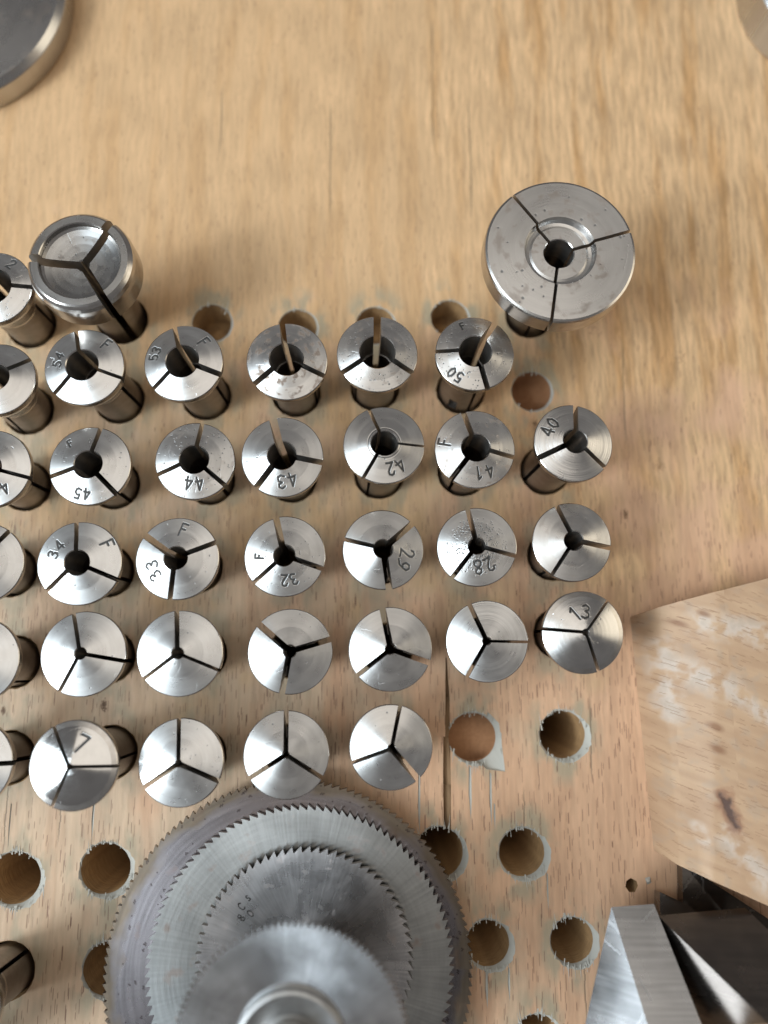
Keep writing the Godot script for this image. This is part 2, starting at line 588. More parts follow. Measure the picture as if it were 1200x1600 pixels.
# ------------------------------------------------------------------ saw blades
func blade_material(R: float, seed_: int, look: Dictionary) -> StandardMaterial3D:
	var W := 1024
	var H := 160
	var cloud := field(seed_, W, H, 0.012, 1.0, 0.6, 4)
	var ray := field(seed_ + 1, W, H, 0.22, 1.0, 24.0, 2)
	var turn := field(seed_ + 2, W, H, 0.2, 24.0, 1.0, 2)
	var blot := field(seed_ + 3, W, H, 0.02, 1.0, 0.6, 4)
	var base: Color = look.base
	var stain: Color = look.stain
	var edge: float = look.edge       # how far in from the teeth the stain reaches, share of R
	var rust: float = look.rust
	var by_ray: float = look.ray
	var im := Image.create(W, H, false, Image.FORMAT_RGB8)
	var ih := Image.create(W, H, false, Image.FORMAT_RGB8)
	var rg := RandomNumberGenerator.new()
	rg.seed = seed_
	for y in H:
		var v := (y + 0.5) / H
		for x in W:
			var i := y * W + x
			var g := lerpf(turn[i], ray[i], by_ray) / 255.0 - 0.5
			var c := cloud[i] / 255.0 - 0.5
			var b := blot[i] / 255.0
			var k := clampf((v - (1.0 - edge) + (b - 0.5) * edge * 0.9+ g * 0.02) / 0.06, 0.0, 1.0) if edge > 0.0 else 0.0
			var r := clampf((b - 0.72) * 6.0, 0.0, 1.0) * rust
			var col := base * (1.0 + c * 0.26 + g * 0.26)
			col = col.lerp(stain * (1.0 + g * 0.5), k * 0.8)
			col = col.lerp(Color(0.20, 0.10, 0.06), r * 0.6)
			col.a = 1.0
			im.set_pixel(x, y, col.linear_to_srgb())
			ih.set_pixel(x, y, Color(clampf(0.5 + g * 0.6, 0, 1), clampf(look.rough + c * 0.06 + k * 0.16 + r * 0.3, 0.08, 1), 0))
	for k in int(look.get("specks", 0)):
		var x := rg.randi() % W
		var y := rg.randi_range(int(H * 0.6), H - 3)
		for d in rg.randi_range(1, 4):
			im.set_pixel((x + d) % W, y + (d & 1), Color(0.22, 0.19, 0.19))
	if look.has("text"):
		for t in look.text:
			var th := deg_to_rad(t[1])
			var hh: float = t[3]
			for line in STROKES[t[0]]:
				for k in range(0, line.size() - 2, 2):
					for s in 60:
						var p := Vector2(lerpf(line[k], line[k + 2], s / 59.0) - 0.3, lerpf(line[k + 1], line[k + 3], s / 59.0) - 0.5) * hh
						var rr: float = t[2] + p.y
						var x := int((th + p.x / rr) / TAU * W)
						var y := int(rr / R * H)
						x = (x % W + W) % W
						im.set_pixel(x, clampi(y, 0, H - 1), im.get_pixel(x, clampi(y, 0, H - 1)) * Color(0.82, 0.80, 0.78))
	var m := StandardMaterial3D.new()
	m.albedo_texture = tex(im)
	m.metallic = 1.0
	var th := tex(ih)
	m.roughness = 1.0
	m.roughness_texture = th
	m.roughness_texture_channel = BaseMaterial3D.TEXTURE_CHANNEL_GREEN
	m.heightmap_enabled = true
	m.heightmap_texture = th
	m.heightmap_scale = 0.0018
	m.anisotropy_enabled = true
	m.anisotropy = look.get("aniso", 0.6) if by_ray > 0.5 else -0.4
	return m

# a toothed disc of the given thickness with a bore; dir is the side the teeth lean to
func blade(at: Vector3, R: float, bore: float, thick: float, teeth: int, depth: float, dir: float, tilt: Vector3, look: Dictionary, label: String) -> void:
	var out := PackedVector2Array()
	for k in teeth:
		var a := TAU * k / teeth
		var p := TAU / teeth
		var rg := sin(k * 12.9898) * 0.03
		for q in [[0.0, R - depth], [0.14, R - depth * 0.96], [0.55, R - depth * 0.45], [0.92, R + rg], [0.97, R - depth * 0.7]]:
			var th: float = a + p * (q[0] if dir > 0 else 1.0 - q[0])
			out.append(Vector2(q[1] * cos(th), q[1] * sin(th)))
		if dir < 0:
			var n := out.size()
			var part := out.slice(n - 5, n)
			part.reverse()
			for i in 5:
				out[n - 5 + i] = part[i]
	var st := begin()
	var sd := begin()
	var n := out.size()
	var rings := 3
	for side in 2:
		var y := (0.0 if side == 0 else -thick)
		var nn := Vector3.UP if side == 0 else Vector3.DOWN
		for i in n:
			var o0 := out[i]
			var o1 := out[(i + 1) % n]
			var r0 := o0.length()
			var r1 := o1.length()
			var a0 := atan2(o0.y, o0.x)
			var a1 := atan2(o1.y, o1.x)
			if a1 < a0 - PI:
				a1 += TAU
			if a0 < a1 - PI:
				a0 += TAU
			for k in rings:
				var f0 := float(k) / rings
				var f1 := float(k + 1) / rings
				var P := []
				var U := []
				for q in [[f0, r0, a0], [f1, r0, a0], [f1, r1, a1], [f0, r1, a1]]:
					var rr := lerpf(bore, q[1], q[0])
					P.append(Vector3(rr * cos(q[2]), y, rr * sin(q[2])) * MM)
					U.append(Vector2(q[2] / TAU, rr / R))
				quad(st, P, [nn, nn, nn, nn], U)
	for i in n:
		for inner in 2:
			var a := out[i]
			var b := out[(i + 1) % n]
			if inner:
				a = a.normalized() * bore
				b = b.normalized() * bore
			var d := (b - a).normalized()
			var nn := Vector3(d.y, 0, -d.x)
			if (nn.dot(Vector3(a.x, 0, a.y)) < 0.0) != (inner == 1):
				nn = -nn
			quad(sd, [Vector3(a.x, 0, a.y) * MM, Vector3(b.x, 0, b.y) * MM, Vector3(b.x, -thick, b.y) * MM, Vector3(a.x, -thick, a.y) * MM], [nn, nn, nn, nn], [Vector2(0, 1), Vector2(0, 1), Vector2(0, 1), Vector2(0, 1)])
	var am := st.commit()
	am.surface_set_material(0, blade_material(R, int(R * 37), look))
	sd.commit(am)
	am.surface_set_material(1, M.shank)
	var o := put("saw_blade", am, null)
	o.position = at * MM
	o.rotation_degrees = tilt
	o.set_meta("label", label)
	o.set_meta("category", "saw blade")
	o.set_meta("group", "slitting saw blades stacked on one arbor")

# ------------------------------------------------------------------ everything that stands on the board
func objects() -> void:
	collet(Vector2(-46.0,-46.0),Vector3(-46.6,17.0,-46.1),6.70,2.68,[17,135,254],[0.7,0.7,0.7],[["F",311,5.19,1.9],["54",195,4.51,1.6]],{},"clean steel collet stamped 54 and F in front of the slotted cup collet")
	collet(Vector2(-29.7,-46.8),Vector3(-30.3,17.0,-47.0),6.61,2.69,[18,137,254],[0.7,0.7,0.7],[["F",313,4.97,1.9],["53",198,5.03,1.6]],{},"bright steel collet stamped 53 and F below the first empty brown hole")
	collet(Vector2(-12.7,-47.6),Vector3(-12.8,17.0,-47.5),6.73,2.71,[22,143,262],[0.7,0.7,0.75],[],{"rust":1},"wide-bored steel collet with rust blots, right of the collet stamped 53")
	collet(Vector2(2.3,-48.9),Vector3(2.4,17.0,-48.9),6.75,2.83,[29,150,270],[0.75,0.75,1],[],{"pit":0.6,"rust":0.3},"speckled wide-bored collet with one wide slot pointing straight at the far holes")
	collet(Vector2(18.8,-48.5),Vector3(19.0,17.0,-49.3),6.65,2.62,[72,182,303],[0.6,0.5,0.9],[["50",130,5.12,1.7],["F",247,5.13,1.3]],{"pit":1,"key":1},"pitted steel collet stamped 50 with a keyway low on its shank")
	collet(Vector2(-45.9,-29.6),Vector3(-45.7,14.0,-29.9),6.71,2.26,[46,163,281],[0.7,0.7,0.7],[["45",98,4.93,1.7],["F",227,5.23,1.2]],{"pit":0.1},"steel collet stamped 45 with bright lower jaw, left of the one stamped 44")
	collet(Vector2(-28.4,-30.5),Vector3(-28.1,14.5,-30.7),6.63,2.37,[39,158,278],[0.7,0.7,0.7],[["44",89,4.23,2.0]],{"pit":0.4,"rust":0.2},"steel collet stamped 44 with dark smudges round its bore")
	collet(Vector2(-13.2,-31.0),Vector3(-13.3,16.5,-31.0),6.70,2.23,[8,129,255],[0.7,0.8,1.15],[["43",77,4.18,2.1]],{"key":1},"steel collet stamped 43 with a wide gap between its back jaws")
	collet(Vector2(3.1,-31.8),Vector3(3.6,18.5,-32.6),6.64,2.11,[1,121,248],[0.5,0.5,0.5],[["42",64,4.51,2.0]],{"ring":1,"key":1},"smooth steel collet stamped 42 with a turned ring round its bore")
	collet(Vector2(18.8,-32.4),Vector3(18.8,17.0,-32.4),6.63,2.24,[12,128,254],[0.7,0.7,0.7],[["41",71,4.34,2.0],["F",192,5.11,2.0]],{"rust":0.5,"pit":0.1,"key":1},"steel collet stamped 41 and F with a brown stain on its back jaw")
	collet(Vector2(34.5,-32.8),Vector3(35.0,18.5,-33.2),6.53,1.91,[39,156,276],[0.7,0.7,0.7],[["40",212,4.66,2.1]],{"rings":1},"leaning steel collet stamped 40 with turning rings on its face")
	collet(Vector2(-46.1,-13.4),Vector3(-46.1,14.5,-13.4),6.83,1.99,[23,138,262],[0.7,0.7,0.7],[["34",210,4.29,1.8],["F",323,5.58,2.0]],{},"shiny steel collet stamped 34 and F, left of the one stamped 33")
	collet(Vector2(-30.1,-14.2),Vector3(-30.1,15.0,-14.1),6.70,1.78,[98,215,336],[0.7,0.9,0.75],[["33",152,4.09,2.0],["F",278,4.70,2.1]],{},"steel collet stamped 33 and F with its F upright at the back")
	collet(Vector2(-13.0,-14.8),Vector3(-12.9,13.5,-14.7),6.70,1.70,[18,139,256],[0.75,0.8,1],[["32",76,4.23,1.8],["F",181,4.14,1.4]],{"pit":0.3},"steel collet stamped 32 with fine scratches on its right jaw")
	collet(Vector2(3.4,-15.8),Vector3(3.4,14.5,-15.8),6.64,1.49,[81,195,318],[1,0.7,0.9],[["29",22,4.09,2.3]],{},"steel collet stamped 29 in large figures with ragged uneven slots")
	collet(Vector2(20.5,-16.3),Vector3(19.2,13.5,-16.4),6.68,1.40,[14,129,258],[0.75,0.8,0.8],[["28",72,3.59,2.2]],{"pit":1.2},"steel collet stamped 28 with dark pits around its bore")
	collet(Vector2(35.3,-16.6),Vector3(35.0,14.5,-17.2),6.59,1.50,[9,123,250],[0.7,0.6,0.7],[],{"rust":0.15},"plain shiny steel collet at the right end of its row, behind the one stamped 13")
	collet(Vector2(-45.1,1.8),Vector3(-44.9,13.5,1.2),6.84,0.93,[10,119,252],[0.7,0.7,0.7],[],{},"small-bored steel collet standing behind the polished collet stamped 7")
	collet(Vector2(-28.8,1.4),Vector3(-28.8,16.0,1.1),6.83,0.92,[23,144,263],[0.7,0.7,0.8],[],{},"large plain steel collet in front of the one stamped 33")
	collet(Vector2(-12.1,1.1),Vector3(-11.6,13.5,0.8),6.81,0.89,[100,220,343],[0.8,0.9,0.8],[],{},"plain steel collet with crooked gaps in front of the one stamped 32")
	collet(Vector2(4.6,0.5),Vector3(4.6,14.5,0.5),6.75,0.83,[19,142,259],[0.85,0.85,0.95],[],{},"plain steel collet with widening gaps in front of the one stamped 29")
	collet(Vector2(22.3,-0.8),Vector3(20.6,13.5,-0.8),6.66,0.58,[1,120,246],[0.45,0.55,0.6],[],{"rings":0.6},"plain steel collet with thin slots in front of the one stamped 28")
	collet(Vector2(36.0,-2.3),Vector3(36.0,15.5,-2.3),6.68,0.52,[70,185,310],[0.5,0.55,0.5],[["13",258,3.45,2.2]],{"pol":0.4},"polished steel collet stamped 13 beside the wooden block")
	collet(Vector2(-43.8,18.3),Vector3(-44.0,17.0,17.9),6.76,0.39,[1,115,239],[0.5,0.4,0.55],[["7",292,3.69,2.6]],{"pol":1},"polished steel collet stamped 7 with mirror-bright face")
	collet(Vector2(-28.3,18.8),Vector3(-28.5,13.5,18.0),6.77,0.41,[25,146,264],[0.7,0.7,0.75],[],{"pit":0.1},"plain steel collet between the one stamped 7 and the saw blades")
	collet(Vector2(-12.3,18.2),Vector3(-11.8,13.5,16.9),6.79,0.31,[32,148,268],[0.7,0.6,0.75],[],{},"plain steel collet overlapping the top edge of the largest saw blade")
	collet(Vector2(4.7,15.7),Vector3(4.7,14.5,15.7),6.60,0.30,[49,159,283],[0.85,0.6,0.6],[],{},"plain steel collet with one long widened gap, left of the plugged hole")
	collet(Vector2(-63.6,-60.8),Vector3(-63.6,15.5,-60.8),6.52,3.20,[124,238,358],[0.7,0.7,0.7],[["2",303,4.95,1.8]],{"pit":0.4},"wide-bored collet cut by the left edge beside the slotted cup collet")
	collet(Vector2(-62.8,-43.7),Vector3(-62.2,14.5,-44.7),6.47,2.39,[99,211,324],[0.7,0.7,0.7],[],{},"steel collet cut off left of the one stamped 54")
	collet(Vector2(-62.2,-29.2),Vector3(-62.1,14.0,-29.2),6.69,2.25,[13,106,242],[0.7,0.7,0.7],[["46",59,4.48,1.8]],{},"steel collet stamped 46 cut off left of the one stamped 45")
	collet(Vector2(-63.6,-13.4),Vector3(-62.4,13.5,-13.5),6.63,2.00,[80,185,306],[0.7,0.7,0.7],[],{},"sliver of a steel collet cut off left of the one stamped 34")
	collet(Vector2(-61.8,2.7),Vector3(-61.7,14.0,2.3),6.81,0.92,[54,170,245],[0.7,0.7,0.7],[],{},"brown-looking shank of a collet cut off left of the small-bored one")
	collet(Vector2(-61.4,19.1),Vector3(-61.5,13.5,18.3),6.74,0.60,[116,233,358],[0.7,0.7,0.7],[],{},"slotted shank and head edge cut off left of the collet stamped 7")
	collet(Vector2(-58.9,53.3),Vector3(-59.3,16.0,52.6),6.56,0.56,[98,179,315],[0.7,0.7,0.7],[],{},"dark slotted collet shank leaning in the hole at the near left corner")
	step_collet(Vector2(-46.9, -62.8), PackedVector2Array([
		Vector2(0.9, 8.0), Vector2(0.9, 19.9), Vector2(1.1, 20.1), Vector2(2.4, 20.12), Vector2(3.8, 20.22), Vector2(5.2, 20.4), Vector2(6.2, 20.62), Vector2(6.62, 20.9), Vector2(6.68, 21.8), Vector2(6.82, 21.95),
		Vector2(7.9, 21.95), Vector2(8.2, 21.75), Vector2(8.6, 21.35), Vector2(8.85, 20.6), Vector2(8.9, 19.5), Vector2(8.9, 16.2), Vector2(8.7, 15.8), Vector2(8.5, 15.7), Vector2(7.0, 13.6), Vector2(4.6, 8.3), Vector2(4.4, 8.0)]),
		[2, 3, 4, 5, 9], 8.9, [57, 182, 304], 1.35, {"pol": 0.1, "rust": 0.3, "aniso": -0.25, "dull": 0.22}, "slotted steel cup collet with a hollowed head and a rounded rim", 4.4, 7.97)  # hollow and rim top coloured darker, imitating the dark reflection in the hollow
	step_collet(Vector2(32.5, -64.4), PackedVector2Array([
		Vector2(2.5, 18.0), Vector2(2.5, 23.3), Vector2(2.65, 23.45), Vector2(4.6, 23.45), Vector2(5.0, 23.3), Vector2(5.5, 23.4), Vector2(5.85, 23.9), Vector2(6.0, 24.5),
		Vector2(12.1, 24.5), Vector2(12.45, 24.35), Vector2(12.6, 24.0), Vector2(12.6, 20.6), Vector2(12.3, 20.2), Vector2(4.6, 18.2), Vector2(4.2, 18.0)]),
		[2, 3, 4, 5, 6, 7], 12.6, [99, 232, 343], 0.55, {"rust": 0.35, "pit": 0.1, "rings": 0.15, "aniso": -0.3}, "large flat-faced steel step collet with a ring recess, at the right", 4.2, 18.0)
	# the stack of saw blades and its arbor
	blade(Vector3(-11.5, 4.6, 52.2), 30.0, 4.0, 1.0, 140, 0.62, 1, Vector3(0.5, 0, -0.4), {"base": Color(0.215, 0.195, 0.20), "stain": Color(0.15, 0.115, 0.075), "edge": 0.10, "rust": 0.3, "ray": 0.15, "rough": 0.26, "specks": 320}, "largest dark purplish saw blade, lowest of the stack, brown along its teeth")
	blade(Vector3(-9.6, 6.4, 50.8), 24.84, 4.0, 1.0, 110, 0.85, -1, Vector3(-0.3, 0, 0.5), {"base": Color(0.29, 0.292, 0.285), "stain": Color(0.33, 0.29, 0.22), "edge": 0.0, "rust": 0.55, "ray": 0.6, "rough": 0.30}, "second largest saw blade, greenish grey, second from the bottom of the stack")
	blade(Vector3(-8.8, 8.2, 49.4), 17.4, 4.0, 1.0, 74, 0.95, 1, Vector3(0.4, 0, 0.2), {"base": Color(0.42, 0.41, 0.41), "stain": Color(0.3, 0.3, 0.3), "edge": 0.0, "rust": 0.4, "ray": 1.0, "rough": 0.28, "text": [["C", 219.0, 13.2, 1.3], ["S", 226.0, 13.3, 0.9], ["8", 213.0, 12.2, 1.2], ["0", 219.5, 11.4, 1.2]]}, "third saw blade of the stack with faint stamped letters on its left")
	blade(Vector3(-8.8, 30.6, 51.6), 15.6, 3.0, 0.6, 108, 0.8, 1, Vector3(1.0, 0, 1.5), {"base": Color(0.55, 0.56, 0.57), "stain": Color(0.4, 0.4, 0.4), "edge": 0.0, "rust": 0.1, "ray": 0.8, "rough": 0.22, "aniso": 0.8}, "smallest bright saw blade raised nearest the lens, blurred")
	var arbor := thing("blade_arbor", Vector3(-9.0, 0, 51.2), "steel arbor with a round washer and screw through the saw blades", "arbor")
	var st := begin()
	lathe(st, PackedVector2Array([Vector2(0, 31.0), Vector2(2.85, 31.0), Vector2(2.85, -10.0)]), 32, 3.0)
	put("shaft", st.commit(), M.shank, arbor)
	st = begin()
	lathe(st, PackedVector2Array([Vector2(2.9, 29.9), Vector2(6.5, 29.9), Vector2(7.0, 29.5), Vector2(7.0, 9.5), Vector2(6.6, 8.8), Vector2(2.9, 8.4)]), 48, 7.0)
	put("spacer", st.commit(), M.dark_steel, arbor)
	st = begin()
	lathe(st, PackedVector2Array([Vector2(0, 31.5), Vector2(4.2, 31.5), Vector2(5.2, 31.7), Vector2(6.3, 31.95), Vector2(6.8, 32.05), Vector2(7.2, 31.95), Vector2(7.4, 31.6), Vector2(7.4, 30.75), Vector2(2.9, 30.7)]), 64, 7.4)
	put("washer", st.commit(), M.hub, arbor)
	st = begin()
	lathe(st, PackedVector2Array([Vector2(0, 33.2), Vector2(2.0, 33.3), Vector2(2.3, 34.2), Vector2(3.0, 34.5), Vector2(3.5, 34.2), Vector2(3.7, 33.6), Vector2(3.7, 31.6)]), 48, 3.7)
	put("screw_head", st.commit(), M.hub, arbor)
	# the end of a turned wooden stick that leans in over the near left corner, its far end on the board
	st = begin()
	lathe(st, PackedVector2Array([Vector2(0, 72.0), Vector2(1.3, 71.8), Vector2(2.5, 71.0), Vector2(3.2, 69.8), Vector2(3.4, 68.0), Vector2(3.4, 2.0), Vector2(3.0, 0.6), Vector2(0, 0.5)]), 40, 3.6)
	var hd := put("wooden_stick", st.commit(), M.handle)
	var from := Vector3(-113.0, 3.3, 92.0)
	var ax := (Vector3(-51.2, 20.5, 53.2) - from).normalized()
	var side := ax.cross(Vector3.UP).normalized()
	hd.transform = Transform3D(Basis(side, ax, side.cross(ax)), from * MM)
	hd.set_meta("label", "brown rounded wooden stick end, blurred, in the near left corner")
	hd.set_meta("category", "stick")
	# discs at the far corners
	disc("steel_disc", Vector3(-85.7, 0, -129.3), 25.4, 5.6, 1.5, "wide steel disc with a bright rim in the far left corner")
	disc("steel_disc", Vector3(98.8, 0, -135.8), 19.4, 9.0, 1.2, "grey steel disc just showing in the far right corner")
	wood_block()
	tools()
	# a crumb of wood lying on the board
	st = begin()
	solid(st, [Vector3(-0.5, 0, -0.4), Vector3(0.4, 0, -0.6), Vector3(0.6, 0, 0.4), Vector3(-0.2, 0, 0.7), Vector3(0.1, 0.6, 0.0), Vector3(-0.3, 0.4, 0.2)], [[0, 1, 4], [1, 2, 4], [2, 3, 5], [2, 5, 4], [3, 0, 5], [0, 4, 5], [0, 1, 2, 3]])
	var cr := put("wood_chip", st.commit(), M.fibre)
	cr.position = Vector3(49.9, 0.02, 40.0) * MM
	cr.set_meta("label", "tiny pale wood chip beside the small nail hole")
	cr.set_meta("category", "chip")

func disc(called: String, at: Vector3, R: float, h: float, bevel: float, label: String) -> void:
	var t := thing(called, at, label, "disc")
	var st := begin()
	lathe(st, PackedVector2Array([Vector2(0, h - 1.0), Vector2(R - bevel - 0.3, h - 1.0), Vector2(R - bevel - 0.1, h - 0.15), Vector2(R - bevel, h), Vector2(R - bevel * 0.7, h), Vector2(R - 0.12, h - bevel * 0.75), Vector2(R, h - bevel * 0.9), Vector2(R, 0.25), Vector2(R - 0.25, 0.02)]), 128, R)
	put("body", st.commit(), face_material(R, [], {"pit": 0.3, "pol": 0.1, "rust": 0.3}, int(R * 7)), t)

func tools() -> void:
	# four ground tool bits heaped beside the block
	var st := begin()
	solid(st, [Vector3(39.6, 12, 40.5), Vector3(46.4, 12, 40.1), Vector3(50.63, 20.23, 57.14), Vector3(42.5, 20, 57.1), Vector3(33.5, 12.5, 60.5), Vector3(42.5, 4, 44.0), Vector3(46.6, 5, 43.0), Vector3(50.5, 8, 60.0), Vector3(38.0, 8, 62.0)],
		[[0, 1, 2, 3], [0, 3, 4], [0, 4, 8, 5], [1, 0, 5, 6], [1, 6, 7, 2], [3, 2, 7, 8], [3, 8, 4], [5, 8, 7, 6]])
	tool(st, "bright square tool bit nearest the near edge, its left side bluish")
	st = begin()
	solid(st, [Vector3(46.9, 12, 41.8), Vector3(61.0, 12, 40.8), Vector3(68.46, 25.48, 50.08), Vector3(56.3, 26, 51.3), Vector3(49.8, 5, 44.6), Vector3(61.0, 5, 45.0), Vector3(68.0, 14, 57.0), Vector3(51.7, 15, 56.5)],
		[[0, 1, 2, 3], [0, 3, 7, 4], [1, 5, 6, 2], [3, 2, 6, 7], [0, 4, 5, 1], [4, 7, 6, 5]])
	tool(st, "dark wide tool bit to the right of the bright one, tan along its edge", M.dark_tool)
	st = begin()
	solid(st, [Vector3(50.4, 4, 40.7), Vector3(50.2, 4, 45.0), Vector3(57.0, 4.2, 45.0), Vector3(55.5, 4.4, 43.0), Vector3(50.9, 0.1, 41.5), Vector3(50.6, 0.1, 46), Vector3(57, 0.1, 46), Vector3(55.5, 0.1, 43.6)],
		[[0, 1, 2, 3], [4, 5, 6, 7], [0, 1, 5, 4], [1, 2, 6, 5], [2, 3, 7, 6], [3, 0, 4, 7]])
	tool(st, "small pointed tool bit peeping out behind the other two")
	st = begin()
	solid(st, [Vector3(54.9, 3, 36.4), Vector3(70.0, 6, 46.0), Vector3(66.0, 4, 50.0), Vector3(54.6, 3, 43.5), Vector3(55.2, 0.1, 36.6), Vector3(70.0, 0.1, 46.2), Vector3(66.0, 0.1, 50.2), Vector3(54.8, 0.1, 43.7)],
		[[0, 1, 2, 3], [4, 5, 6, 7], [0, 1, 5, 4], [1, 2, 6, 5], [2, 3, 7, 6], [3, 0, 4, 7]])
	tool(st, "dull dark grey tool bit tucked under the near edge of the block", M.dark_tool)

func tool(st: SurfaceTool, label: String, m: Material = null) -> void:
	var o := put("tool_bit", st.commit(), m if m else M.tool)
	o.set_meta("label", label)
	o.set_meta("category", "tool bit")
	o.set_meta("group", "tool bits heaped by the wooden block")

func wood_block() -> void:
	# the picture of its upper side, x 45..115, z -28..62 mm
	var W := 560
	var H := 720
	var a := field(71, W, H, 0.012, 1.0, 1.0, 3)
	var b := field(72, W, H, 0.05, 6.0, 1.0, 3)
	var c := field(73, W, H, 0.03, 1.0, 1.0, 4)
	var im := Image.create(W, H, false, Image.FORMAT_RGB8)
	var ih := Image.create(W, H, false, Image.FORMAT_L8)
	var rg := RandomNumberGenerator.new()
	rg.seed = 9
	var hb := PackedByteArray()
	for y in H:
		for x in W:
			var yy := clampi(y - int(x * 0.38) % 24, 0, H - 1)
			var i := y * W + x
			var g := b[yy * W + x] / 255.0
			var col := Color(0.55, 0.375, 0.235).lerp(Color(0.40, 0.25, 0.15), clampf(g * 0.6 + a[i] / 255.0 * 0.5, 0, 1))
			# worn grey and chalk
			var px := 45.0 + x * 0.125
			var pz := -28.0 + y * 0.125
			var n := c[i] / 255.0
			var chalk := 0.0
			for s in [[51.6, 0.5, 52.2, 11.0, 2.2], [52.0, 3.0, 60.5, 6.6, 2.6], [59.5, 6.2, 68.0, 12.5, 1.5], [57.0, -4.0, 67.0, -2.0, 2.5], [54.5, 28.5, 55.0, 30.5, 0.9], [58.5, 30.0, 64.5, 37.0, 2.2]]:
				var q := Vector2(px, pz)
				var d := q.distance_to(Geometry2D.get_closest_point_to_segment(q, Vector2(s[0], s[1]), Vector2(s[2], s[3])))
				chalk = maxf(chalk, clampf(1.25 - d / s[4], 0, 1) * clampf((n - 0.30) * 3.2, 0.0, 1.0))
			col = col.lerp(Color(0.62, 0.56, 0.50), chalk * 0.6)
			var grey := clampf((n - 0.58) * 5.0, 0, 1) * 0.35
			col = col.lerp(Color(0.38, 0.30, 0.23), grey)
			for s in [[57.9, 12.9, 1.1, 0.6], [58.0, 16.4, 1.1, 0.6], [57.6, -5.5, 0.8, 0.5], [54.0, -4.0, 1.2, 0.5]]:
				var d := Vector2((px - s[0]) / s[2], (pz - s[1] - (px - s[0]) * 0.35) / s[3]).length()
				col = col.lerp(Color(0.22, 0.10, 0.05), clampf(1.5 - d, 0, 1) * 0.7)
			var kq := Vector2(px, pz)
			var kd := kq.distance_to(Geometry2D.get_closest_point_to_segment(kq, Vector2(57.8, 23.6), Vector2(59.9, 28.0)))
			kd = maxf(0.0, kd + (n - 0.5) * 2.6 + (g - 0.5) * 0.9)
			col = col.lerp(Color(0.08, 0.045, 0.04), clampf(1.3 - kd / (0.5 + n * 1.0), 0, 1) * 0.92)
			col = col.lerp(Color(0.30, 0.13, 0.07), clampf(1.0 - absf(kd - 1.0) / 0.8, 0, 1) * 0.5)
			im.set_pixel(x, y, col.linear_to_srgb())
			hb.append(clampi(int(128 + (g - 0.5) * 60 + (n - 0.5) * 70 - clampf(1.3 - kd / 0.6, 0, 1) * 80), 0, 255))
	for k in 2600:
		var x := rg.randf() * W
		var y := rg.randf() * H
		var al := rg.randf_range(0.12, 0.34)
		for s in rg.randi_range(4, 16):
			var xx := int(x + s)
			var yy := int(y + s * 0.38)
			if xx < W and yy < H:
				im.set_pixel(xx, yy, im.get_pixel(xx, yy).lerp(Color(0.42, 0.28, 0.18), al))
				hb[yy * W + xx] = maxi(0, hb[yy * W + xx] - 40)
	ih.set_data(W, H, false, Image.FORMAT_L8, hb)
	var m := StandardMaterial3D.new()
	m.albedo_texture = tex(im)
	m.roughness = 0.62
	m.heightmap_enabled = true
	m.heightmap_texture = tex(ih)
	m.heightmap_scale = 0.02
	var pa := [Vector3(49.3, 0.05, -5.3), Vector3(49.8, 2.5, -5.5), Vector3(51.3, 7.7, -6.6), Vector3(51.9, 8.3, -6.8), Vector3(55.9, 10.9, -8.0), Vector3(59.3, 12.7, -9.0), Vector3(60.6, 13.0, -9.3), Vector3(80, 13.0, -14.2), Vector3(114, 13.0, -23), Vector3(114, 0.05, -23)]
	var pb := [Vector3(51.2, 0.05, 35.1), Vector3(51.5, 2.5, 35.2), Vector3(52.3, 7.7, 35.5), Vector3(52.7, 8.3, 35.6), Vector3(53.9, 10.9, 36.0), Vector3(55.0, 12.7, 36.3), Vector3(56.0, 13.0, 36.7), Vector3(74, 13.0, 44.5), Vector3(114, 13.0, 60), Vector3(114, 0.05, 60)]
	var nz := noise(31, 0.09, 3)
	var seg := 40
	var ring := []
	for k in seg + 1:
		var t := float(k) / seg
		var line := []
		for i in pa.size():
			var p: Vector3 = pa[i].lerp(pb[i], t)
			if i > 0 and i < 7:
				p.x += nz.get_noise_2d(k * 4.0, i * 9.0) * 0.35
				p.y += nz.get_noise_2d(k * 4.0, i * 9.0 + 200.0) * 0.22
			if k == 0 or k == seg:
				p.y -= 0.0
			line.append(p)
		ring.append(line)
	var st := begin()
	st.set_smooth_group(0)
	for k in seg:
		for i in pa.size():
			var j := (i + 1) % pa.size()
			var q := [ring[k][i], ring[k + 1][i], ring[k + 1][j], ring[k][j]]
			for f in [[0, 1, 2], [0, 2, 3]]:
				var n: Vector3 = (q[f[1]] - q[f[0]]).cross(q[f[2]] - q[f[0]])
				var mid: Vector3 = (q[f[0]] + q[f[1]] + q[f[2]]) / 3.0
				var flip := n.dot(mid - Vector3(85, 6, 16)) > 0.0
				if i == pa.size() - 1:
					flip = n.y > 0.0
				for v in ([f[0], f[2], f[1]] if flip else f):
					var p: Vector3 = q[v]
					st.set_smooth_group(0 if i < 7 else i)
					st.set_uv(Vector2((p.x - 45.0) / 70.0 - (0.02 if p.y < 7.0 else 0.0) * (7.0 - p.y) / 7.0, (p.z + 28.0) / 90.0))
					st.add_vertex(p * MM)
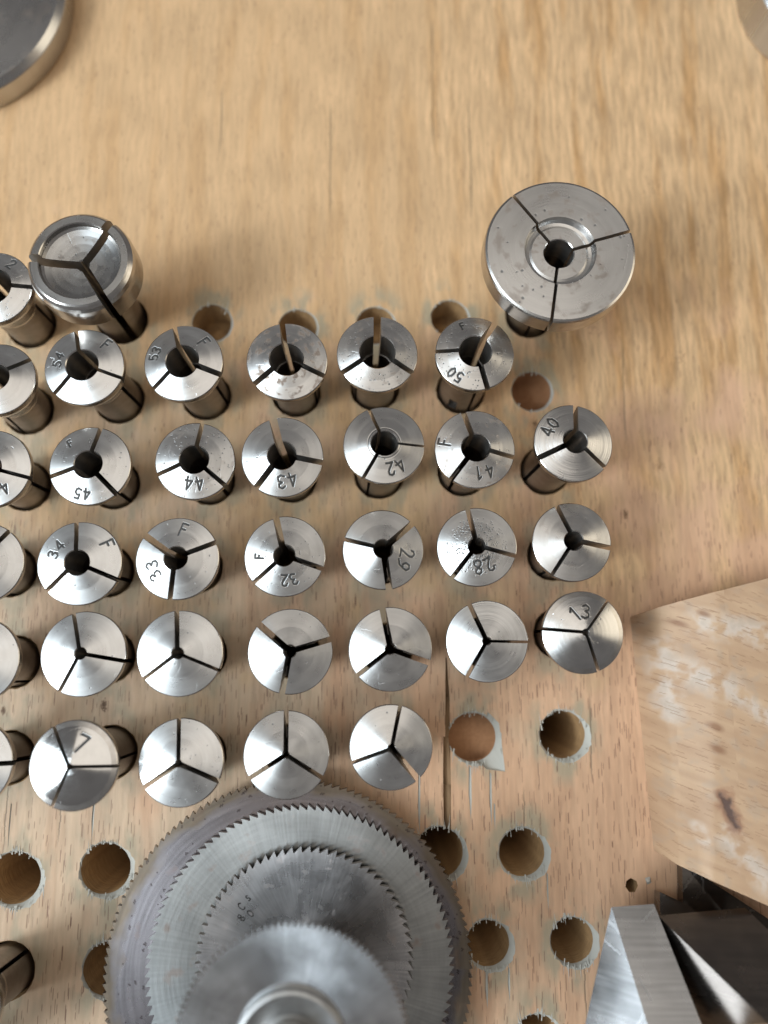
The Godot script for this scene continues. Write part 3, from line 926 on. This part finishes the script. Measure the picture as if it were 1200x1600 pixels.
	for k in [0, seg]:
		var flat := PackedVector2Array()
		for p in ring[k]:
			flat.append(Vector2(p.x, p.y))
		var ids := Geometry2D.triangulate_polygon(flat)
		for q in range(0, ids.size(), 3):
			var t3: Array = [ring[k][ids[q]], ring[k][ids[q + 1]], ring[k][ids[q + 2]]]
			var n: Vector3 = (t3[1] - t3[0]).cross(t3[2] - t3[0])
			if (n.z > 0.0) == (k > 0):
				t3 = [t3[0], t3[2], t3[1]]
			for p in t3:
				st.set_smooth_group(20 + k)
				st.set_uv(Vector2((p.x - 45.0) / 70.0, (p.z + p.y + 28.0) / 90.0))
				st.add_vertex(p * MM)
	st.generate_normals()
	var o := put("wooden_block", st.commit(), m)
	o.set_meta("label", "worn wooden block with a dark knot and white chalk smears at the right")
	o.set_meta("category", "wood block")

# ------------------------------------------------------------------ the board
func hole(x: float, z: float, r: float, depth: float) -> void:
	hole_list.append(Vector3(x, z, r))
	cut_hole(x, z, r, depth, true)

# the drill: a closed turned body taken out of the board, with a frayed mouth
func cut_hole(x: float, z: float, r: float, depth: float, frayed: bool) -> void:
	var wall := begin()
	var n := 56
	var nz := noise(int(x * 7 + z * 13) + 900, 0.9, 3)
	var wid := []
	var rad := []
	for k in n:
		var a := TAU * k / n
		var c := 0.10 + absf(nz.get_noise_2d(cos(a) * 2.2, sin(a) * 2.2)) * 0.5 + maxf(0.0, cos(a - 0.6)) * 0.85 + absf(nz.get_noise_2d(cos(a) * 9.0, sin(a) * 9.0)) * 0.3
		if z < -40.0:
			c *= 0.45
		wid.append(c if frayed else 0.12 + 0.3 * absf(nz.get_noise_2d(cos(a) * 3.0, sin(a) * 3.0)))
		rad.append(r * (1.0 + 0.012 * nz.get_noise_2d(cos(a) * 1.2 + 9.0, sin(a) * 1.2)))
	var top := 0.5
	var pt := func(k: int, level: int) -> Vector3:
		var a := TAU * (k % n) / n
		var q: float = [rad[k % n], rad[k % n], rad[k % n] + wid[k % n], rad[k % n] + wid[k % n] * 1.0][level]
		var y: float = [-depth, -0.55 * wid[k % n] - 0.1, 0.0, top][level]
		return Vector3(x + q * cos(a), y, z + q * sin(a)) * MM
	var mouth := begin()
	for k in n:
		for level in 3:
			var st := wall if level == 0 else mouth
			var p := [pt.call(k, level), pt.call(k + 1, level), pt.call(k + 1, level + 1), pt.call(k, level + 1)]
			for f in [[0, 1, 2], [0, 2, 3]]:
				for v in f:
					st.add_vertex(p[v])
		for v in [Vector3(x, -depth, z) * MM, pt.call(k + 1, 0), pt.call(k, 0)]:
			wall.add_vertex(v)
		for v in [Vector3(x, top, z) * MM, pt.call(k, 3), pt.call(k + 1, 3)]:
			mouth.add_vertex(v)
	wall.generate_normals()
	mouth.generate_normals()
	var am := wall.commit()
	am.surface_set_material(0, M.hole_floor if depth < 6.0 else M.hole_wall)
	mouth.commit(am)
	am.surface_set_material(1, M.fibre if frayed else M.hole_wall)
	cut(am)
	if not frayed:
		return
	# splinters torn up along the grain
	for k in (46 if z > -40.0 else 14):
		# mostly above and below the hole, where the drill tore the grain
		var a := (PI / 2.0 if k % 2 else -PI / 2.0) + rng.randfn() * 0.55
		var up := sin(a)
		var i := int(fposmod(a, TAU) / TAU * n) % n
		var rr: float = rad[i] + wid[i] * rng.randf_range(0.35, 1.05)
		var p := Vector3(x + rr * cos(a), 0.0, z + rr * sin(a))
		var l := rng.randf_range(0.4, 1.3) * (1.0 + 1.6 * float(rng.randf() < 0.22))
		var d := Vector3(cos(a) * 0.25 + rng.randf_range(-0.10, 0.10), 0, (1.0 if up > 0.0 else -1.0)).normalized()
		if rng.randf() < 0.12:
			d = -d * 0.6
		splinter(p - d * l * 0.3, d * l, rng.randf_range(0.04, 0.16), rng.randf_range(0.03, 0.10))

func splinter(p: Vector3, d: Vector3, w: float, h: float) -> void:
	var s := Vector3(-d.z, 0, d.x).normalized() * w
	var lift := Vector3(0, h * rng.randf_range(0.3, 2.0), 0)
	var pts := [p - s, p + s, p + Vector3(0, h, 0) + d * 0.2, p + d + lift, p - Vector3(0, 0.1, 0)]
	solid(fibre_st, pts, [[0, 2, 3], [1, 3, 2], [0, 2, 1], [0, 3, 4], [1, 4, 3], [0, 1, 4]])

func cut(mesh: Mesh) -> void:
	var c := CSGMesh3D.new()
	c.name = "cut"
	c.mesh = mesh
	c.operation = CSGShape3D.OPERATION_SUBTRACTION
	board.add_child(c, true)

# a plain closed prism between y0 (below) and the air, from an outline in x, z
func cut_prism(outline: Array, depth: Array, m: Material = null) -> void:
	var st := begin()
	var n := outline.size()
	var c0 := Vector3.ZERO
	var lo := []
	var hi := []
	for i in n:
		lo.append(Vector3(outline[i].x, -depth[i], outline[i].y) * MM)
		hi.append(Vector3(outline[i].x, 0.5, outline[i].y) * MM)
		c0 += (lo[i] + hi[i]) / (2.0 * n)
	var faces := []
	for i in n:
		var j := (i + 1) % n
		faces.append([lo[i], lo[j], hi[j]])
		faces.append([lo[i], hi[j], hi[i]])
	for i in range(1, n - 1):
		faces.append([lo[0], lo[i], lo[i + 1]])
		faces.append([hi[0], hi[i], hi[i + 1]])
	for f in faces:
		var g: Vector3 = (f[1] - f[0]).cross(f[2] - f[0])
		for v in (f if g.dot((f[0] + f[1] + f[2]) / 3.0 - c0) < 0.0 else [f[0], f[2], f[1]]):
			st.add_vertex(v)
	st.generate_normals()
	var am := st.commit()
	am.surface_set_material(0, m if m else M.fibre)
	cut(am)

func make_board() -> void:
	board = CSGCombiner3D.new()
	board.name = "wooden_board"
	board.set_meta("kind", "structure")
	add_child(board)
	fibre_st = begin()
	var slab := begin()
	var x0 := -150.0
	var x1 := 150.0
	var z0 := -205.0
	var z1 := 135.0
	# the upper and lower sides in fields of 5 mm, the edges all round to match
	var nx := 60
	var nz := 68
	var cells := []
	for i in nx:
		for j in nz:
			var p := [Vector2(i, j), Vector2(i + 1, j), Vector2(i + 1, j + 1), Vector2(i, j + 1)]
			cells.append([Vector3(p[0].x, 0, p[0].y), Vector3(p[1].x, 0, p[1].y), Vector3(p[2].x, 0, p[2].y), Vector3(p[3].x, 0, p[3].y)])
			cells.append([Vector3(p[0].x, 1, p[0].y), Vector3(p[3].x, 1, p[3].y), Vector3(p[2].x, 1, p[2].y), Vector3(p[1].x, 1, p[1].y)])
	for i in nx:
		cells.append([Vector3(i, 0, 0), Vector3(i, 1, 0), Vector3(i + 1, 1, 0), Vector3(i + 1, 0, 0)])
		cells.append([Vector3(i + 1, 0, nz), Vector3(i + 1, 1, nz), Vector3(i, 1, nz), Vector3(i, 0, nz)])
	for j in nz:
		cells.append([Vector3(nx, 0, j), Vector3(nx, 1, j), Vector3(nx, 1, j + 1), Vector3(nx, 0, j + 1)])
		cells.append([Vector3(0, 0, j + 1), Vector3(0, 1, j + 1), Vector3(0, 1, j), Vector3(0, 0, j)])
	for f in cells:
		for t in [[0, 1, 2], [0, 2, 3]]:
			for v in t:
				var p := Vector3(lerpf(x0, x1, f[v].x / nx), -44.0 * f[v].y, lerpf(z0, z1, f[v].z / nz))
				slab.set_uv(Vector2((p.x - BX0 + p.y * 0.3) / BW, (p.z - BZ0 + p.y * 0.3) / BH))
				slab.add_vertex(p * MM)
	slab.generate_normals()
	var s := CSGMesh3D.new()
	s.name = "slab"
	s.mesh = slab.commit()
	board.add_child(s, true)
	s.material = null
	for p in [[-46.0, -46.0, 4.55], [-29.7, -46.8, 4.55], [-12.7, -47.6, 4.55], [2.3, -48.9, 4.55], [18.8, -48.5, 4.55], [-45.9, -29.6, 4.55], [-28.4, -30.5, 4.55], [-13.2, -31.0, 4.55], [3.1, -31.8, 4.55], [18.8, -32.4, 4.55], [34.5, -32.8, 4.55], [-46.1, -13.4, 4.55], [-30.1, -14.2, 4.55], [-13.0, -14.8, 4.55], [3.4, -15.8, 4.55], [20.5, -16.3, 4.55], [35.3, -16.6, 4.55], [-45.1, 1.8, 4.55], [-28.8, 1.4, 4.55], [-12.1, 1.1, 4.55], [4.6, 0.5, 4.55], [22.3, -0.8, 4.55], [36.0, -2.3, 4.55], [-43.8, 18.3, 4.55], [-28.3, 18.8, 4.55], [-12.3, 18.2, 4.55], [4.7, 15.7, 4.55], [-63.6, -60.8, 4.55], [-62.8, -43.7, 4.55], [-62.2, -29.2, 4.55], [-63.6, -13.4, 4.55], [-61.8, 2.7, 4.55], [-61.4, 19.1, 4.55], [-58.9, 53.3, 4.55], [-46.4, -62.0, 4.75], [32.5, -64.0, 4.55], [-9.0, 51.2, 3.6]]:
		hole_list.append(Vector3(p[0], p[1], -p[2]))
	hole(-29.3,-61.7,3.72,7)
	hole(-12.7,-60.9,3.72,7)
	hole(2.4,-61.6,3.74,7)
	hole(16.9,-63.3,3.63,7)
	hole(32.5,-48.5,3.83,5)
	hole(19.8,15.9,4.21,2.8)
	hole(36.0,15.5,4.12,38)
	hole(28.1,35.3,4.01,38)
	hole(13.6,35.2,4.22,38)
	hole(36.3,49.6,3.72,38)
	hole(21.8,49.9,3.71,38)
	hole(29.8,64.6,3.64,38)
	hole(-43.6,37.4,4.15,38)
	hole(-58.8,38.8,4.24,38)
	hole(-42.0,53.2,4.28,38)
	# the splits and torn places between the holes
	for g in [[15.3, 2.0, 0.12, 15.45, 9.0, 0.38], [15.45, 8.8, 0.38, 15.35, 16.0, 0.42], [15.2, 15.8, 0.62, 15.15, 24.0, 0.70], [15.15, 23.8, 0.70, 15.1, 33.0, 0.62]]:
		cut_prism([Vector2(g[0] - g[2], g[1]), Vector2(g[0] + g[2], g[1]), Vector2(g[3] + g[5], g[4]), Vector2(g[3] - g[5], g[4])], [1.0, 0.25, 0.3, 1.1], M.split)
	cut_prism([Vector2(22.6, 11.5), Vector2(24.6, 13.5), Vector2(25.5, 21.8), Vector2(22.2, 21.4), Vector2(20.6, 20.0)], [0.5, 0.1, 0.25, 0.7, 0.7])
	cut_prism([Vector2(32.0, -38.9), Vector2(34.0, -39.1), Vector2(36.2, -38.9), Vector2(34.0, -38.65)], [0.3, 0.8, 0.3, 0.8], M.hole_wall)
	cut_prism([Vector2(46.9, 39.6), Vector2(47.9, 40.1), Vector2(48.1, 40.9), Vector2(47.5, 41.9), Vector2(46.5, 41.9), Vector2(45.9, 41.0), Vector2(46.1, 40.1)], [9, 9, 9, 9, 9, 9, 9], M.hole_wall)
	for g in [[19.2, 20.8, 30.0, 0.28], [22.8, 21.8, 31.0, 0.22], [10.2, 22.0, 33.0, 0.2], [32.3, 38.5, 45.0, 0.14], [-46.2, 25.5, 33.2, 0.2], [21.4, 54.0, 60.0, 0.22], [25.2, 53.5, 59.0, 0.2], [-60.3, 26.5, 34.5, 0.12], [23.4, 27.0, 31.5, 0.16], [-40.9, 56.5, 63.0, 0.3], [-38.8, 57.0, 64.0, 0.25]]:
		cut_prism([Vector2(g[0] - g[3] * 0.5, g[1]), Vector2(g[0] + g[3], g[1] + 0.4), Vector2(g[0] + g[3] * 0.9, lerpf(g[1], g[2], 0.6)), Vector2(g[0] + 0.05, g[2]), Vector2(g[0] - g[3], lerpf(g[1], g[2], 0.5))], [0.25, 0.1, 0.1, 0.05, 0.3])
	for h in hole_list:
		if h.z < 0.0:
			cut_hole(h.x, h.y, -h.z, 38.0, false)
	s.material = board_material()
	var f := put("splinters", fibre_st.commit(), M.fibre, board)
	f.set_meta("kind", "stuff")

func board_material() -> StandardMaterial3D:
	var g1 := field(101, TW, TH, 0.018, 1.0, 11.0, 4)     # broad bands along the grain
	var g2 := field(102, TW, TH, 0.10, 1.0, 9.0, 3)      # fine grain
	var g3 := field(103, TW, TH, 0.006, 1.0, 1.0, 4)      # worn places
	var g4 := field(104, TW, TH, 0.02, 1.0, 2.0, 4)       # grime
	var grime := PackedFloat32Array()
	grime.resize(TW * TH)
	var px := TW / BW
	for h in hole_list:
		var r := absf(h.z)
		var reach := r + 3.4
		var cx: float = (h.x - BX0) * px
		var cy: float = (h.y - BZ0) * px
		var k: float = 1.0 if h.z > 0.0 else 0.75
		for y in range(maxi(0, int(cy - reach * px * 1.5)), mini(TH, int(cy + reach * px * 1.5))):
			for x in range(maxi(0, int(cx - reach * px)), mini(TW, int(cx + reach * px))):
				var d := Vector2(x - cx, (y - cy) / 1.25).length() / px
				if d < reach:
					var i := y * TW + x
					grime[i] = maxf(grime[i], k * minf(1.0, (reach - d) / 2.2))
	var bytes := PackedByteArray()
	bytes.resize(TW * TH * 3)
	var hb := PackedByteArray()
	hb.resize(TW * TH)
	var lut := PackedByteArray()
	lut.resize(1024)
	for i in 1024:
		lut[i] = int(clampf(Color(i / 1023.0, 0, 0).linear_to_srgb().r, 0, 1) * 255.0)
	for y in TH:
		var z := BZ0 + y / px
		for x in TW:
			var i := y * TW + x
			var wave := int(sin(y * 0.0023 + 1.0) * 14.0)
			var xi := clampi(x + wave + int(g3[i] * 0.03), 0, TW - 1)
			var j := y * TW + xi
			var band := g1[j] / 255.0
			var fine := g2[j] / 255.0 - 0.5
			var worn := g3[i] / 255.0
			# oiled and yellow away from the holes, dry and pinkish where hands and tools have worn it
			var dry := clampf((z + 52.0) / 46.0 + (worn - 0.5) * 2.2 + (band - 0.5) * 0.6, 0.0, 1.0)
			var streak := clampf((band - 0.46) * 3.2, 0.0, 1.0)
			var right := clampf((BX0 + x / px - 8.0) / 30.0 + (worn - 0.5) * 2.0, 0.0, 1.0) * (1.0 - dry)
			# two tones: paler and greyer to the near left, redder to the near right
			var pink := clampf((BX0 + x / px + 18.0) / 40.0 + (worn - 0.5) * 2.4 + (band - 0.5), 0.0, 1.0)
			var r := lerpf(0.60, lerpf(0.545, 0.575, pink), dry)
			var g := lerpf(0.392, lerpf(0.395, 0.36, pink), dry)
			var b := lerpf(0.215, lerpf(0.265, 0.225, pink), dry)
			var s := streak * (0.34 + 0.42 * right)
			r = lerpf(r, lerpf(0.46, 0.47, dry), s)
			g = lerpf(g, lerpf(0.255, 0.275, dry), s)
			b = lerpf(b, lerpf(0.105, 0.165, dry), s)
			var k := 1.0 + fine * (0.26 + 0.34 * right) + (worn - 0.5) * 0.22
			var gr := grime[i] * clampf((g4[i] / 255.0 - 0.40) * 3.6, 0.0, 1.0) * 0.75
			r = lerpf(r * k, 0.33, gr)
			g = lerpf(g * k, 0.295, gr)
			b = lerpf(b * k, 0.205, gr)
			bytes[i * 3] = lut[clampi(int(r * 1023.0), 0, 1023)]
			bytes[i * 3 + 1] = lut[clampi(int(g * 1023.0), 0, 1023)]
			bytes[i * 3 + 2] = lut[clampi(int(b * 1023.0), 0, 1023)]
			hb[i] = clampi(int(150.0 + fine * 90.0), 0, 255)
	# beech flecks: short dark pores along the grain
	var rg := RandomNumberGenerator.new()
	rg.seed = 4
	for k in 13500:
		var x := rg.randi_range(1, TW - 4)
		var y := rg.randi_range(0, TH - 40)
		var z := BZ0 + y / px
		var near := clampf((z + 70.0) / 80.0, 0.0, 1.0)
		var l := int(rg.randf_range(6, 16) * (1.0 + near * 0.6))
		var al := rg.randf_range(0.12, 0.5) * (0.5 + 0.65 * near)
		var two := rg.randf() < 0.06
		var drift := rg.randf_range(-0.06, 0.06)
		for s in l:
			var fade := minf(1.0, minf(s + 1, l - s) / 3.0) * al
			for q in (2 if two else 1):
				var xx := clampi(int(x + drift * s) + q, 0, TW - 1)
				var i := (y + s) * TW + xx
				bytes[i * 3] = int(lerpf(bytes[i * 3], 84, fade))
				bytes[i * 3 + 1] = int(lerpf(bytes[i * 3 + 1], 54, fade))
				bytes[i * 3 + 2] = int(lerpf(bytes[i * 3 + 2], 42, fade))
				hb[i] = maxi(0, hb[i] - int(90 * fade))
	# long drying cracks, and a few dark spots
	for c in [[-29.2, -114.0, 17.0], [-7.0, -110.0, 26.0], [14.0, -130.0, 30.0], [21.5, -112.0, 28.0], [-61.0, 22.0, 13.0], [-52.0, 20.0, 14.0], [38.0, 48.0, 15.0], [28.6, 24.0, 9.0], [50.5, -60.0, 22.0], [41.0, 8.0, 16.0]]:
		var x: float = (c[0] - BX0) * px
		for s in int(c[2] * px):
			var y := int((c[1] - BZ0) * px) + s
			x += rg.randf_range(-0.22, 0.22)
			var fade := minf(1.0, minf(s, c[2] * px - s) / 30.0) * 0.5
			for q in 2:
				var i := y * TW + clampi(int(x) + q, 0, TW - 1)
				bytes[i * 3] = int(lerpf(bytes[i * 3], 88, fade))
				bytes[i * 3 + 1] = int(lerpf(bytes[i * 3 + 1], 78, fade))
				bytes[i * 3 + 2] = int(lerpf(bytes[i * 3 + 2], 62, fade))
				hb[i] = maxi(0, hb[i] - int(150 * fade))
	for c in [[-45.5, 10.2, 0.5, 0.8], [-63.0, 11.0, 0.4, 0.5], [62.0, -56.0, 1.4, 0.3], [56.5, -34.0, 0.8, 0.3], [49.5, -24.5, 0.5, 0.4], [36.5, -93.0, 1.8, 0.25], [45.0, -62.0, 1.4, 0.25], [58.5, -92.0, 1.8, 0.3], [-74.0, -102.0, 0.9, 0.3], [33.0, -42.0, 0.5, 0.5], [38.0, -5.0, 0.4, 0.5], [24.0, 20.0, 0.3, 0.5]]:
		for k in 60:
			var d: Vector2 = Vector2(rg.randfn(), rg.randfn() * 1.7) * (c[2] * 0.5)
			var x := int((c[0] + d.x - BX0) * px)
			var y := int((c[1] + d.y - BZ0) * px)
			for q in 6:
				var i := clampi(y + q / 2, 0, TH - 1) * TW + clampi(x + q % 2, 0, TW - 1)
				bytes[i * 3] = int(lerpf(bytes[i * 3], 90, c[3] * 0.5))
				bytes[i * 3 + 1] = int(lerpf(bytes[i * 3 + 1], 64, c[3] * 0.5))
				bytes[i * 3 + 2] = int(lerpf(bytes[i * 3 + 2], 42, c[3] * 0.5))
	var m := StandardMaterial3D.new()
	m.albedo_texture = tex(Image.create_from_data(TW, TH, false, Image.FORMAT_RGB8, bytes))
	m.heightmap_enabled = true
	m.heightmap_texture = tex(Image.create_from_data(TW, TH, false, Image.FORMAT_L8, hb))
	m.heightmap_scale = 0.012
	m.roughness = 0.55
	m.metallic_specular = 0.4
	return m
